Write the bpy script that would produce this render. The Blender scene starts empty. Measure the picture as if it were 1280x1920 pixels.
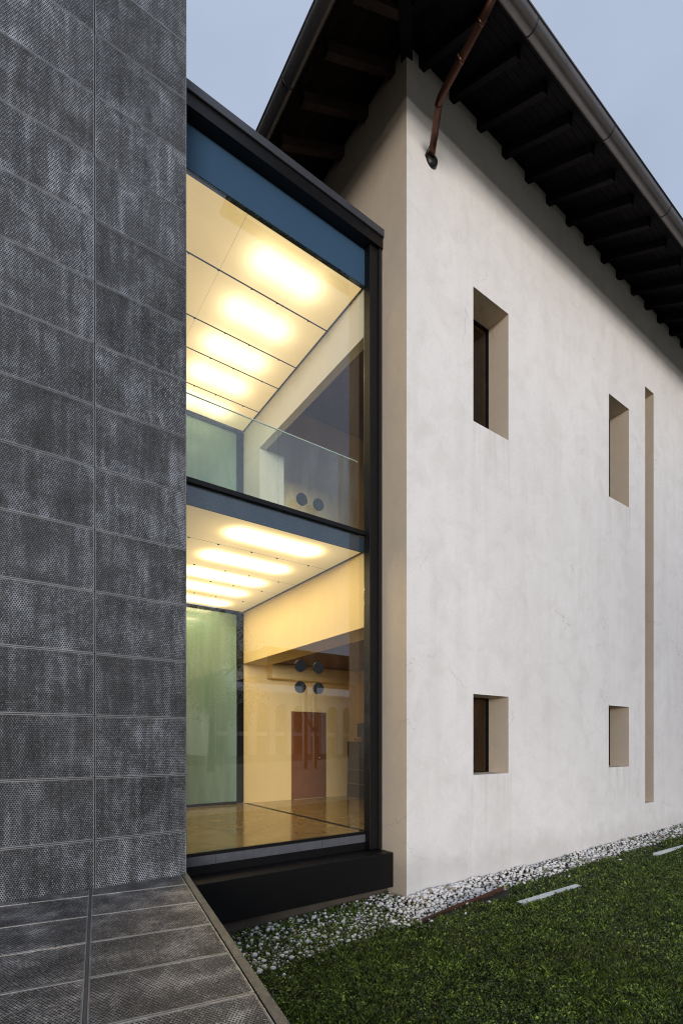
import bpy, bmesh, math, random
import numpy as np
from mathutils import Vector, Matrix
R = math.radians
random.seed(7); rng = np.random.default_rng(11)
sc = bpy.context.scene
C = sc.collection

# ------------------------------------------------------------------ camera, world, sun, exposure
HEAD = 35.4                      # camera heading, degrees clockwise of +Y
FPX = 945.0                      # focal length in px of a 1280 px wide picture
EYE = 1.4
cam_d = bpy.data.cameras.new('camera')
cam = bpy.data.objects.new('camera', cam_d); C.objects.link(cam)
cam_d.sensor_fit = 'HORIZONTAL'; cam_d.sensor_width = 24.0
cam_d.lens = 24.0 * FPX / 1280.0
cam_d.shift_y = (1393 - 960) / 1280.0
cam_d.clip_start = 0.05; cam_d.clip_end = 900
cam.location = (0, 0, EYE)
cam.rotation_euler = (R(90), 0, R(-HEAD))
sc.camera = cam

SUN_AZ = R(206)                  # direction towards the sun, clockwise of +Y
SUN_EL = R(3)
VEIL = (3.3, 3.85, 5.0, 1)         # radiance of the cloud veil before the background strength
world = bpy.data.worlds.new("World"); sc.world = world; world.use_nodes = True
wn, wl = world.node_tree.nodes, world.node_tree.links
wn.clear()
w_out = wn.new('ShaderNodeOutputWorld'); w_bg = wn.new('ShaderNodeBackground'); sky = wn.new('ShaderNodeTexSky')
sky.sky_type = 'NISHITA'; sky.sun_disc = False
sky.sun_elevation = SUN_EL; sky.sun_rotation = SUN_AZ
sky.air_density = 1.0; sky.dust_density = 2.0; sky.ozone_density = 1.0
w_bg.inputs['Strength'].default_value = 0.15
# a thin even veil of cloud over the whole sky
w_co = wn.new('ShaderNodeTexCoord'); w_map = wn.new('ShaderNodeMapping'); w_map.inputs['Scale'].default_value = (1.5, 1.5, 4.0)
w_no = wn.new('ShaderNodeTexNoise'); w_no.inputs['Scale'].default_value = 1.3; w_no.inputs['Detail'].default_value = 5
w_rp = wn.new('ShaderNodeMapRange'); w_rp.inputs['From Min'].default_value = 0.3; w_rp.inputs['From Max'].default_value = 0.7
w_rp.inputs['To Min'].default_value = 0.62; w_rp.inputs['To Max'].default_value = 0.82
w_mx = wn.new('ShaderNodeMix'); w_mx.data_type = 'RGBA'; w_mx.inputs[7].default_value = VEIL
wl.new(w_co.outputs['Generated'], w_map.inputs[0]); wl.new(w_map.outputs[0], w_no.inputs[0]); wl.new(w_no.outputs['Fac'], w_rp.inputs[0])
wl.new(w_rp.outputs[0], w_mx.inputs[0]); wl.new(sky.outputs[0], w_mx.inputs[6])
wl.new(w_mx.outputs[2], w_bg.inputs[0]); wl.new(w_bg.outputs[0], w_out.inputs[0])

sun_d = bpy.data.lights.new('sun', 'SUN'); sun = bpy.data.objects.new('sun', sun_d); C.objects.link(sun)
sun_d.energy = 2.2; sun_d.angle = R(20); sun_d.color = (1.0, 0.94, 0.86)
sv = Vector((math.sin(SUN_AZ) * math.cos(SUN_EL), math.cos(SUN_AZ) * math.cos(SUN_EL), math.sin(SUN_EL)))
sun.rotation_euler = sv.to_track_quat('Z', 'Y').to_euler()

sc.view_settings.view_transform = 'Standard'; sc.view_settings.look = 'None'
sc.view_settings.gamma = 1.0; sc.view_settings.use_curve_mapping = False
sc.view_settings.exposure = 0.25
sc.render.engine = 'CYCLES'
sc.cycles.use_denoising = True; sc.cycles.denoising_input_passes = 'RGB_ALBEDO_NORMAL'; sc.cycles.denoising_prefilter = 'NONE'
sc.cycles.filter_width = 1.1
sc.cycles.max_bounces = 8; sc.cycles.diffuse_bounces = 4; sc.cycles.glossy_bounces = 4
sc.cycles.transparent_max_bounces = 16; sc.cycles.caustics_reflective = False; sc.cycles.caustics_refractive = False
sc.cycles.sample_clamp_indirect = 6.0

# ------------------------------------------------------------------ helpers
class NT:
    """Small wrapper to write node trees compactly."""
    def __init__(s, name):
        s.m = bpy.data.materials.new(name); s.m.use_nodes = True
        s.t = s.m.node_tree; s.t.nodes.clear()
        s.out = s.t.nodes.new('ShaderNodeOutputMaterial')
    def n(s, typ, **kw):
        nd = s.t.nodes.new('ShaderNode' + typ)
        for k, v in kw.items(): setattr(nd, k, v)
        return nd
    def l(s, a, b): s.t.links.new(a, b)
    def put(s, sock, v):
        if isinstance(v, bpy.types.NodeSocket): s.l(v, sock)
        elif v is not None:
            if isinstance(v, (tuple, list)) and len(v) == 3 and sock.type == 'RGBA': v = (*v, 1)
            sock.default_value = v
    def coord(s, which='Object'): return s.n('TexCoord').outputs[which]
    def vm(s, op, a, b=None, scale=None):
        nd = s.n('VectorMath', operation=op); s.put(nd.inputs[0], a)
        if b is not None: s.put(nd.inputs[1], b)
        if scale is not None: s.put(nd.inputs['Scale'], scale)
        return nd.outputs['Value'] if op in ('LENGTH', 'DOT_PRODUCT', 'DISTANCE') else nd.outputs['Vector']
    def ma(s, op, a, b=None, c=None, clamp=False):
        nd = s.n('Math', operation=op); nd.use_clamp = clamp; s.put(nd.inputs[0], a)
        if b is not None: s.put(nd.inputs[1], b)
        if c is not None: s.put(nd.inputs[2], c)
        return nd.outputs[0]
    def noise(s, vec, scale, detail=4, rough=0.55, out='Fac', dist=0.0):
        nd = s.n('TexNoise'); s.put(nd.inputs['Vector'], vec)
        nd.inputs['Scale'].default_value = scale; nd.inputs['Detail'].default_value = detail
        nd.inputs['Roughness'].default_value = rough; nd.inputs['Distortion'].default_value = dist
        return nd.outputs[out]
    def ramp(s, fac, *stops):
        nd = s.n('ValToRGB'); s.put(nd.inputs[0], fac); e = nd.color_ramp.elements
        while len(e) < len(stops): e.new(0.5)
        for el, (p, c) in zip(e, stops):
            el.position = p; el.color = (c, c, c, 1) if isinstance(c, (int, float)) else (*c, 1)
        return nd.outputs[0]
    def mix(s, f, a, b, mode='MIX'):
        nd = s.n('Mix', data_type='RGBA', blend_type=mode)
        s.put(nd.inputs[0], f); s.put(nd.inputs[6], a); s.put(nd.inputs[7], b)
        return nd.outputs[2]
    def bump(s, h, strength=0.3, dist=0.01):
        nd = s.n('Bump'); s.put(nd.inputs['Height'], h)
        nd.inputs['Strength'].default_value = strength; nd.inputs['Distance'].default_value = dist
        return nd.outputs[0]
    def sep(s, v):
        nd = s.n('SeparateXYZ'); s.put(nd.inputs[0], v); return nd.outputs
    def comb(s, x=0., y=0., z=0.):
        nd = s.n('CombineXYZ')
        for i, v in enumerate((x, y, z)): s.put(nd.inputs[i], v)
        return nd.outputs[0]
    def princ(s, **kw):
        p = s.n('BsdfPrincipled')
        for k, v in kw.items(): s.put(p.inputs[k.replace('_', ' ')], v)
        return p.outputs[0]
    def done(s, shader):
        s.l(shader, s.out.inputs[0]); return s.m

def plain(name, col, rough=0.6, metal=0.0, var=0.25, scale=6.0, bump=0.0, bscale=60.0, spec=0.5):
    """A procedural material: base colour broken by noise, rough variation, fine relief."""
    t = NT(name); co = t.coord()
    f = t.noise(co, scale, 5)
    c = t.mix(f, tuple(x * (1 - var) for x in col), tuple(min(1, x * (1 + var)) for x in col))
    r = t.ma('MULTIPLY_ADD', t.noise(co, scale * 3, 3), 0.25, rough - 0.12, clamp=True)
    nrm = t.bump(t.noise(co, bscale, 4), bump, 0.01) if bump else None
    return t.done(t.princ(Base_Color=c, Roughness=r, Metallic=metal, Normal=nrm, Specular_IOR_Level=spec))

class MB:
    """Collects polygons and links them as one mesh object."""
    def __init__(s): s.v = []; s.f = []; s.smooth = []
    def poly(s, pts, smooth=False):
        b = len(s.v); s.v += [tuple(p) for p in pts]; s.f.append(tuple(range(b, b + len(pts)))); s.smooth.append(smooth)
    def box(s, x0, x1, y0, y1, z0, z1):
        b = len(s.v)
        s.v += [(x0,y0,z0),(x1,y0,z0),(x1,y1,z0),(x0,y1,z0),(x0,y0,z1),(x1,y0,z1),(x1,y1,z1),(x0,y1,z1)]
        for q in ((3,2,1,0),(4,5,6,7),(0,1,5,4),(1,2,6,5),(2,3,7,6),(3,0,4,7)):
            s.f.append(tuple(b + i for i in q)); s.smooth.append(False)
        return s
    def prism(s, bottom, top):
        """Solid between two polygons with matching vertices (bottom listed so that its normal points away from top)."""
        n = len(bottom); b = len(s.v); s.v += [tuple(p) for p in bottom] + [tuple(p) for p in top]
        s.f.append(tuple(range(b, b + n))); s.f.append(tuple(b + n + i for i in reversed(range(n))))
        for i in range(n):
            j = (i + 1) % n; s.f.append((b + i, b + n + i, b + n + j, b + j))
        s.smooth += [False] * (n + 2)
        return s
    def tube(s, pts, rad, seg=12, cap=True):
        pts = [Vector(p) for p in pts]; rads = rad if isinstance(rad, (list, tuple)) else [rad] * len(pts)
        b = len(s.v); up = Vector((0.13, 0.21, 1)).normalized(); prev = None
        for i, p in enumerate(pts):
            d = (pts[min(i + 1, len(pts) - 1)] - pts[max(i - 1, 0)]).normalized()
            u = d.cross(up if prev is None else prev).normalized() if prev is None else (prev - d * prev.dot(d)).normalized()
            prev = u; w = d.cross(u)
            for k in range(seg):
                a = 2 * math.pi * k / seg
                s.v.append(tuple(p + (u * math.cos(a) + w * math.sin(a)) * rads[i]))
        for i in range(len(pts) - 1):
            for k in range(seg):
                k2 = (k + 1) % seg
                s.f.append((b + i*seg + k, b + i*seg + k2, b + (i+1)*seg + k2, b + (i+1)*seg + k)); s.smooth.append(True)
        if cap:
            s.f.append(tuple(b + k for k in reversed(range(seg)))); s.f.append(tuple(b + (len(pts)-1)*seg + k for k in range(seg)))
            s.smooth += [False, False]
        return s
    def mesh(s, name, mat, bevel=0.0):
        me = bpy.data.meshes.new(name); me.from_pydata(s.v, [], s.f)
        me.polygons.foreach_set('use_smooth', s.smooth)
        if bevel or True:
            bm = bmesh.new(); bm.from_mesh(me)
            bmesh.ops.recalc_face_normals(bm, faces=bm.faces)
            if bevel:
                bmesh.ops.bevel(bm, geom=list(bm.edges), offset=bevel, segments=1, affect='EDGES', clamp_overlap=True)
            bm.to_mesh(me); bm.free()
        if mat: me.materials.append(mat)
        return me
    def build(s, name, mat, parent=None, bevel=0.0):
        return link(name, s.mesh(name, mat, bevel), parent)

def link(name, me, parent=None, loc=None):
    o = bpy.data.objects.new(name, me); C.objects.link(o)
    if parent: o.parent = parent
    if loc: o.location = loc
    return o
def tag(o, label=None, cat=None, group=None, kind=None):
    if label: o['label'] = label
    if cat: o['category'] = cat
    if group: o['group'] = group
    if kind: o['kind'] = kind
    return o
def thing(name, label, cat, group=None, loc=(0, 0, 0)):
    o = bpy.data.objects.new(name, None); C.objects.link(o); o.location = loc; o.empty_display_size = 0.2
    return tag(o, label, cat, group)
def part(name, mat, parent, x0, x1, y0, y1, z0, z1, bevel=0.0):
    return MB().box(x0, x1, y0, y1, z0, z1).build(name, mat, parent, bevel)
def np_mesh(name, verts, faces, mat, smooth=False):
    """Fast mesh from numpy arrays, all faces with the same number of corners."""
    me = bpy.data.meshes.new(name); nf, k = faces.shape
    me.vertices.add(len(verts)); me.vertices.foreach_set('co', verts.astype(np.float32).ravel())
    me.loops.add(nf * k); me.loops.foreach_set('vertex_index', faces.astype(np.int32).ravel())
    me.polygons.add(nf); me.polygons.foreach_set('loop_start', np.arange(0, nf * k, k, dtype=np.int32))
    me.polygons.foreach_set('loop_total', np.full(nf, k, dtype=np.int32))
    me.polygons.foreach_set('use_smooth', np.full(nf, smooth))
    me.update(calc_edges=True); me.validate()
    if mat: me.materials.append(mat)
    return me

# ------------------------------------------------------------------ key dimensions (metres; X along the white wall, Y into the building)
XW = 5.097      # outer face of the white house's end wall
YW = 5.513      # face of the white wall
YC = 5.324      # face of the metal cladding
XC = 1.765      # right end of the cladding
YG = 6.23       # glass front
XI = 4.885      # inner face of the house end wall, seen inside the glass link
YB = 10.8       # back wall
YP = 5.935      # window panes in the white wall
def ground_z(x, y):
    return -0.94 + 0.022 * (np.clip(x, -2.0, 30.0) - 5.1)

# ------------------------------------------------------------------ materials
def plaster_mat(name, base, stain, streak=0.5, drips=False):
    t = NT(name); co = t.coord(); x, y, z = t.sep(co)
    big = t.noise(co, 0.45, 6, 0.6)
    st = t.noise(t.vm('MULTIPLY', co, (3.0, 3.0, 0.35)), 1.0, 6, 0.6)
    cloud = t.noise(co, 2.2, 7, 0.62, dist=0.6)
    fine = t.noise(co, 26, 5, 0.6)
    c = t.mix(t.ramp(big, (0.35, 0), (0.68, 1)), base, tuple(b * 0.93 for b in base))
    c = t.mix(t.ma('MULTIPLY', t.ramp(st, (0.45, 0), (0.8, 1)), 0.45 * streak), c, stain)
    c = t.mix(t.ma('MULTIPLY', t.ramp(cloud, (0.46, 0), (0.74, 1)), 0.38), c, tuple(s * 0.96 for s in stain))
    if drips:
        st2 = t.noise(t.vm('MULTIPLY', co, (14.0, 14.0, 0.5)), 1.0, 4, 0.6); tot = None
        for xa, xb, zb in ((6.5, 7.6, 6.71), (10.9, 11.95, 6.71), (6.5, 7.6, 0.867), (10.9, 11.95, 0.867)):
            inx = t.ma('MULTIPLY', t.ma('GREATER_THAN', x, xa), t.ma('LESS_THAN', x, xb)); dz = t.ma('SUBTRACT', zb, z)
            g_ = t.ma('MULTIPLY', t.ma('MULTIPLY', inx, t.ma('GREATER_THAN', dz, 0.0)), t.ma('EXPONENT', t.ma('MULTIPLY', dz, -1.1)))
            tot = g_ if tot is None else t.ma('ADD', tot, g_)
        c = t.mix(t.ma('MULTIPLY', t.ma('MULTIPLY', tot, t.ramp(st2, (0.45, 0), (0.7, 1))), 0.4, clamp=True), c, (0.42, 0.39, 0.36))
    c = t.mix(t.ma('MULTIPLY', t.ramp(fine, (0.4, 0), (0.8, 1)), 0.14), c, tuple(s * 0.7 for s in stain))
    # rising damp and splashed dirt near the ground
    low = t.ma('MULTIPLY', t.ramp(t.ma('ADD', z, t.ma('MULTIPLY', t.noise(co, 1.6, 6, 0.65), 1.2)), (-0.0, 1), (0.42, 0)), 0.32)
    c = t.mix(low, c, tuple(s * 0.7 for s in stain))
    # hairline cracks
    v = t.n('TexVoronoi', feature='DISTANCE_TO_EDGE'); v.inputs['Scale'].default_value = 0.55
    t.l(t.vm('ADD', co, t.vm('SCALE', t.noise(co, 1.7, 6, 0.6, out='Color'), scale=0.9)), v.inputs['Vector'])
    crack = t.ma('MULTIPLY', t.ramp(v.outputs['Distance'], (0.0, 1), (0.0035, 0)),
                 t.ramp(t.noise(co, 0.7, 3), (0.52, 0), (0.62, 1)))
    c = t.mix(t.ma('MULTIPLY', crack, 0.45), c, (0.22, 0.2, 0.18))
    h = t.ma('ADD', t.ma('MULTIPLY', fine, 0.4), t.ma('ADD', t.noise(co, 7, 5, 0.6), t.ma('MULTIPLY', crack, -0.5)))
    return t.done(t.princ(Base_Color=c, Roughness=0.9, Specular_IOR_Level=0.2, Normal=t.bump(h, 0.35, 0.012)))
M = {}
M['warm_lit'] = plaster_mat('warm_lit_plaster', (0.72, 0.62, 0.50), (0.58, 0.50, 0.40))  # same plaster with the warm light on reveals and end wall in its colour
M['plaster'] = plaster_mat('white_lime_plaster', (0.83, 0.83, 0.835), (0.62, 0.60, 0.585), 0.8, True)
M['inner_wall'] = plain('inner_paint_lamp_yellow', (0.88, 0.68, 0.33), 0.75, var=0.05, scale=1.5, bump=0.05)  # yellow of the lamp light partly put into the wall colour
M['inner_white'] = plain('inner_white_paint', (0.80, 0.79, 0.74), 0.75, var=0.05, scale=1.5, bump=0.05)
M['black_metal'] = plain('black_painted_steel', (0.004, 0.004, 0.005), 0.45, 0.0, 0.5, 5, 0.05, 40, 0.3)
M['dark_metal'] = plain('dark_grey_steel', (0.012, 0.0125, 0.015), 0.42, 0.1, 0.4, 4, 0.04, 50, 0.35)
M['coping'] = plain('slate_grey_coping_sheet', (0.055, 0.06, 0.075), 0.45, 0.2, 0.2, 4, 0.04, 50)
M['zinc'] = plain('weathered_zinc', (0.15, 0.142, 0.142), 0.38, 0.75, 0.3, 3, 0.05, 30)
M['spandrel'] = plain('sky_tinted_black_panel', (0.012, 0.034, 0.062), 0.6, 0.0, 0.15, 1.5, spec=0.2)  # black panel with some of the reflected sky's blue in its colour
M['blue_band'] = plain('satin_sky_reflection_blue', (0.030, 0.078, 0.150), 0.7, 0.0, 0.12, 0.8, spec=0.3)  # reflection of the sky put into the panel as flat blue
M['grey_sill'] = plain('grey_stone_sill', (0.09, 0.096, 0.115), 0.5, 0.0, 0.4, 5, 0.2, 30)
M['concrete'] = plain('damp_concrete', (0.10, 0.085, 0.07), 0.9, 0.0, 0.45, 3, 0.4, 20)
M['door_wood'] = plain('dark_red_wood', (0.20, 0.068, 0.018), 0.35, 0.0, 0.3, 3, 0.03, 40)
M['brown_ceiling'] = plain('brown_ceiling_paint', (0.16, 0.085, 0.05), 0.7, 0.0, 0.15, 2)
M['chrome'] = plain('chrome_tube', (0.7, 0.68, 0.62), 0.2, 1.0, 0.05, 5)
M['cab_panel'] = plain('anthracite_cabinet_sheet', (0.02, 0.018, 0.016), 0.4, 0.0, 0.15, 3)
M['plastic_black'] = plain('black_plastic', (0.01, 0.01, 0.011), 0.35, 0.0, 0.2, 4)
M['paper'] = plain('cream_paper', (0.7, 0.6, 0.42), 0.8, 0.0, 0.1, 20)
M['card'] = plain('brown_card', (0.35, 0.2, 0.1), 0.8, 0.0, 0.1, 20)
M['glass_edge'] = plain('polished_glass_edge', (0.55, 0.75, 0.66), 0.2, 0.0, 0.1, 5)
M['copper'] = plain('aged_copper', (0.10, 0.046, 0.031), 0.34, 0.85, 0.45, 7, 0.05, 40)
M['solder'] = plain('bright_solder', (0.6, 0.5, 0.4), 0.4, 0.9, 0.3, 30)
M['rust'] = plain('rusty_steel', (0.09, 0.042, 0.025), 0.75, 0.3, 0.5, 12, 0.3, 50)
M['white_strip'] = plain('white_painted_strip', (0.68, 0.72, 0.70), 0.55, 0.0, 0.22, 9, 0.1, 60)
M['asphalt'] = plain('asphalt', (0.05, 0.05, 0.05), 0.9, 0.0, 0.2, 8)
M['facade'] = plain('pale_stone_facade', (0.75, 0.72, 0.66), 0.85, 0.0, 0.1, 0.5)
M['dark_window'] = plain('dark_window', (0.02, 0.02, 0.025), 0.1, 0.0, 0.1, 1)
M['plaza'] = plain('sandy_bounce_paving', (0.46, 0.38, 0.27), 0.85, 0.0, 0.15, 0.8)
M['pavement'] = plain('pale_paving', (0.28, 0.27, 0.25), 0.85, 0.0, 0.2, 2)
M['roof_tile'] = plain('clay_roof_tiles', (0.20, 0.10, 0.07), 0.85, 0.0, 0.4, 6, 0.3, 20)

def wood_mat(name, col, along):
    t = NT(name); co = t.coord()
    sc_v = {'x': (1.2, 22, 22), 'y': (22, 1.2, 22)}[along]
    rnd = t.n('ObjectInfo').outputs['Random']
    co2 = t.vm('ADD', co, t.comb(t.ma('MULTIPLY', rnd, 37), t.ma('MULTIPLY', rnd, 11), 0.))
    g = t.noise(t.vm('MULTIPLY', co2, sc_v), 1.0, 6, 0.65)
    wear = t.noise(co2, 2.4, 5, 0.6)
    c = t.mix(g, tuple(x * 0.45 for x in col), tuple(x * 1.5 for x in col))
    c = t.mix(t.ma('MULTIPLY', t.ramp(wear, (0.55, 0), (0.75, 1)), 0.5), c, tuple(x * 2.1 for x in col))
    c = t.mix(1.0, c, t.ramp(rnd, (0, 0.65), (1, 1.0)), 'MULTIPLY')
    return t.done(t.princ(Base_Color=c, Roughness=0.8, Specular_IOR_Level=0.08, Normal=t.bump(g, 0.35, 0.006)))
M['wood_x'] = wood_mat('stained_boards_shaded_front', (0.008, 0.007, 0.008), 'x')  # front eave boards: darker copy, the deep shade is in the colour
M['wood_y'] = wood_mat('stained_boards_lit_left', (0.016, 0.012, 0.011), 'y')  # left eave boards: lighter copy, the light on that side is in the colour
M['rafter'] = wood_mat('rafter_wood_shaded_front', (0.010, 0.009, 0.010), 'y')  # front rafters: dark copy with the eave shade put into the wood tone
M['rafter_x'] = wood_mat('rafter_wood_lit_left', (0.05, 0.036, 0.032), 'x')  # left rafters: paler copy with their lit sides put into the wood tone

def floor_mat():
    t = NT('polished_concrete'); co = t.coord()
    n = t.noise(co, 1.1, 7, 0.6, dist=1.2); s = t.noise(co, 9, 5)
    c = t.mix(t.ramp(n, (0.3, 0), (0.7, 1)), (0.30, 0.215, 0.10), (0.46, 0.34, 0.16))
    c = t.mix(t.ma('MULTIPLY', s, 0.25), c, (0.18, 0.12, 0.055))
    r = t.ma('MULTIPLY_ADD', n, 0.16, 0.05)
    return t.done(t.princ(Base_Color=c, Roughness=r, Specular_IOR_Level=0.6, Normal=t.bump(n, 0.05, 0.01)))
M['floor'] = floor_mat()

def glass_mat(name, ior, tint=(1, 1, 1), rough=0.0, dirt=0.02):
    t = NT(name)
    geo = t.n('NewGeometry'); cosv = t.ma('ABSOLUTE', t.vm('DOT_PRODUCT', geo.outputs['Normal'], geo.outputs['Incoming']))
    f0 = ((ior - 1) / (ior + 1)) ** 2
    frs = t.ma('MULTIPLY_ADD', t.ma('POWER', t.ma('SUBTRACT', 1.0, cosv), 5.0), 1 - f0, f0)
    gl = t.n('BsdfGlossy'); gl.inputs['Roughness'].default_value = rough; gl.inputs['Color'].default_value = (1, 1, 1, 1)
    tr = t.n('BsdfTransparent'); tr.inputs['Color'].default_value = (*tint, 1)
    mx = t.n('MixShader'); t.l(frs, mx.inputs[0]); t.l(tr.outputs[0], mx.inputs[1]); t.l(gl.outputs[0], mx.inputs[2])
    df = t.n('BsdfDiffuse'); df.inputs['Color'].default_value = (0.6, 0.62, 0.6, 1)
    co = t.coord(); d = t.ma('MULTIPLY', t.ramp(t.noise(t.vm('MULTIPLY', co, (5, 5, 0.8)), 1.0, 6, 0.7), (0.45, 0), (0.85, 1)), dirt)
    m2 = t.n('MixShader'); t.l(d, m2.inputs[0]); t.l(mx.outputs[0], m2.inputs[1]); t.l(df.outputs[0], m2.inputs[2])
    return t.done(m2.outputs[0])
M['glass'] = glass_mat('clear_front_glass', 1.68, (0.985, 0.995, 0.985))
M['rail_glass'] = glass_mat('railing_glass', 1.6, (0.92, 0.985, 0.965), 0.0, 0.10)
M['window_glass'] = glass_mat('window_glass', 1.5, (0.48, 0.38, 0.24))

def frosted_mat():
    t = NT('green_tinted_back_glass'); co = t.coord()
    st = t.noise(t.vm('MULTIPLY', co, (4, 4, 0.5)), 1.0, 6, 0.65)
    c = t.mix(t.ramp(st, (0.35, 0), (0.75, 1)), (0.42, 0.68, 0.58), (0.60, 0.84, 0.76))
    tl = t.n('BsdfTranslucent'); t.l(c, tl.inputs[0]); df = t.n('BsdfDiffuse'); t.l(c, df.inputs[0])
    m0 = t.n('MixShader'); m0.inputs[0].default_value = 0.45; t.l(tl.outputs[0], m0.inputs[1]); t.l(df.outputs[0], m0.inputs[2])
    gl = t.n('BsdfGlossy'); gl.inputs['Roughness'].default_value = 0.06
    fr = t.n('Fresnel'); fr.inputs['IOR'].default_value = 1.6
    mx = t.n('MixShader'); t.l(fr.outputs[0], mx.inputs[0]); t.l(m0.outputs[0], mx.inputs[1]); t.l(gl.outputs[0], mx.inputs[2])
    return t.done(mx.outputs[0])
M['back_glass'] = frosted_mat()

def lamp_mat(name, tubes, xc, half, power, base, sig, halo):
    """Backlit diffuser of a luminous ceiling: bright over the fluorescent tubes behind it, dimmer between."""
    t = NT(name); co = t.coord(); x, y, z = t.sep(co)
    dx = t.ma('MAXIMUM', t.ma('SUBTRACT', t.ma('ABSOLUTE', t.ma('SUBTRACT', x, xc)), half), 0.0)
    tot = None
    for ty in tubes:
        dy = t.ma('MULTIPLY', t.ma('SUBTRACT', y, ty), 1.0)
        d2 = t.ma('ADD', t.ma('MULTIPLY', dx, dx), t.ma('MULTIPLY', dy, dy))
        g = t.ma('EXPONENT', t.ma('MULTIPLY', d2, -1 / (2 * sig ** 2)))
        g2 = t.ma('MULTIPLY', t.ma('EXPONENT', t.ma('MULTIPLY', d2, -1 / (2 * 0.42 ** 2))), halo)
        g = t.ma('ADD', g, g2)
        tot = g if tot is None else t.ma('ADD', tot, g)
    cl = t.ma('MULTIPLY_ADD', t.noise(co, 2.0, 3), 0.2, 0.9)
    s = t.ma('MULTIPLY', t.ma('MULTIPLY_ADD', tot, power, base), cl)
    em = t.n('Emission'); t.put(em.inputs['Color'], t.mix(t.ma('MULTIPLY', tot, 1.3, clamp=True), (1.0, 0.70, 0.29), (1.0, 0.78, 0.42))); t.l(s, em.inputs['Strength'])
    gl = t.n('BsdfGlossy'); gl.inputs['Roughness'].default_value = 0.25; gl.inputs['Color'].default_value = (0.04, 0.04, 0.04, 1)
    ad = t.n('AddShader'); t.l(em.outputs[0], ad.inputs[0]); t.l(gl.outputs[0], ad.inputs[1])
    return t.done(ad.outputs[0])
TUBES = (6.76, 7.78, 8.69, 9.5, 10.38)
M['lamp_up'] = lamp_mat('upper_luminous_diffuser', TUBES, 3.78, 0.33, 1.6, 0.54, 0.19, 0.24)
M['lamp_low'] = lamp_mat('lower_luminous_diffuser', TUBES, 3.58, 0.54, 11.0, 0.30, 0.12, 0.05)

def perforated_mat(name, axes, pitch, hole, metal_col, dark, half, light_edge, warm, border):
    """Sheet metal punched with a hexagonal grid; plain border strip; streaks and dust of its own per panel."""
    t = NT(name); co = t.coord(); x, y, z = t.sep(co)
    u, v = (x, z) if axes == 'xz' else (x, y)
    uv = t.comb(t.ma('DIVIDE', u, pitch), t.ma('DIVIDE', v, pitch * 1.732), 0.)
    def cell(off):
        f = t.vm('FRACTION', t.vm('ADD', uv, (off, off, 0)))
        f = t.vm('MULTIPLY', t.vm('SUBTRACT', f, (0.5, 0.5, 0)), (1, 1.732, 0))
        return t.vm('LENGTH', f)
    d = t.ma('MINIMUM', cell(100.0), cell(100.5))
    punched = t.ramp(d, (hole - 0.05, 1), (hole + 0.05, 0))
    au = t.ma('ABSOLUTE', u); av = t.ma('ABSOLUTE', v)
    inside = t.ma('MULTIPLY', t.ma('LESS_THAN', au, half[0] - border[0]), t.ma('LESS_THAN', av, half[1] - border[1]))
    punched = t.ma('MULTIPLY', punched, inside)
    rnd = t.n('ObjectInfo').outputs['Random']
    co2 = t.vm('ADD', co, t.comb(t.ma('MULTIPLY', rnd, 91), t.ma('MULTIPLY', rnd, 37), t.ma('MULTIPLY', rnd, 53)))
    st_v = t.vm('MULTIPLY', co2, (15, 15, 1.2) if axes == 'xz' else (4, 4, 4))
    streak = t.noise(st_v, 1.0, 6, 0.65)
    blotch = t.noise(co2, 3.4, 6, 0.62, dist=0.4)
    speck = t.noise(co2, 120, 2, 0.5)
    mid = t.noise(co2, 38, 4, 0.7)
    tone = t.ramp(t.ma('ADD', t.ma('MULTIPLY', streak, 0.33), t.ma('MULTIPLY_ADD', blotch, 0.37, t.ma('MULTIPLY', mid, 0.30))), (0.37, 0.10), (0.5, 0.60), (0.62, 2.1))
    tone = t.mix(t.ma('MULTIPLY', t.ramp(speck, (0.55, 0), (0.72, 1)), 0.7), tone, (2.6, 2.6, 2.6))
    tone = t.mix(1.0, tone, t.ramp(rnd, (0, 0.75), (1, 1.2)), 'MULTIPLY')
    c = t.mix(1.0, metal_col, tone, 'MULTIPLY')
    c = t.mix(t.ma('MULTIPLY', t.ramp(t.noise(co2, 1.3, 4), (0.5, 0), (0.75, 1)), 0.2), c, warm)
    edge = t.ma('SUBTRACT', 1.0, inside)
    c = t.mix(t.ma('MULTIPLY', edge, t.ma('MULTIPLY_ADD', t.noise(co2, 6, 4), 0.6, 0.3, clamp=True)), c, light_edge)
    c = t.mix(punched, c, dark)
    lip = t.ma('MULTIPLY', t.ramp(d, (hole - 0.08, 0), (hole + 0.04, 1), (0.62, 0.1)), inside)
    met = t.ma('MULTIPLY', t.ma('SUBTRACT', 1.0, punched), 0.55)
    return t.done(t.princ(Base_Color=c, Roughness=0.5, Metallic=met, Normal=t.bump(lip, 0.6, 0.006)))
M['clad'] = perforated_mat('punched_cladding_sheet', 'xz', 0.0205, 0.36, (0.225, 0.243, 0.265), (0.002, 0.002, 0.002), (0.44, 0.295), (0.25, 0.26, 0.275), (0.12, 0.11, 0.09), (0.006, 0.010))
M['deck'] = perforated_mat('punched_deck_sheet', 'xy', 0.0205, 0.30, (0.36, 0.345, 0.33), (0.010, 0.009, 0.009), (0.42, 0.295), (0.44, 0.435, 0.43), (0.20, 0.15, 0.12), (0.011, 0.013))
M['deck_edge'] = plain('scratched_steel_edge', (0.15, 0.15, 0.152), 0.5, 0.5, 0.45, 8, 0.1, 60)

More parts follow.
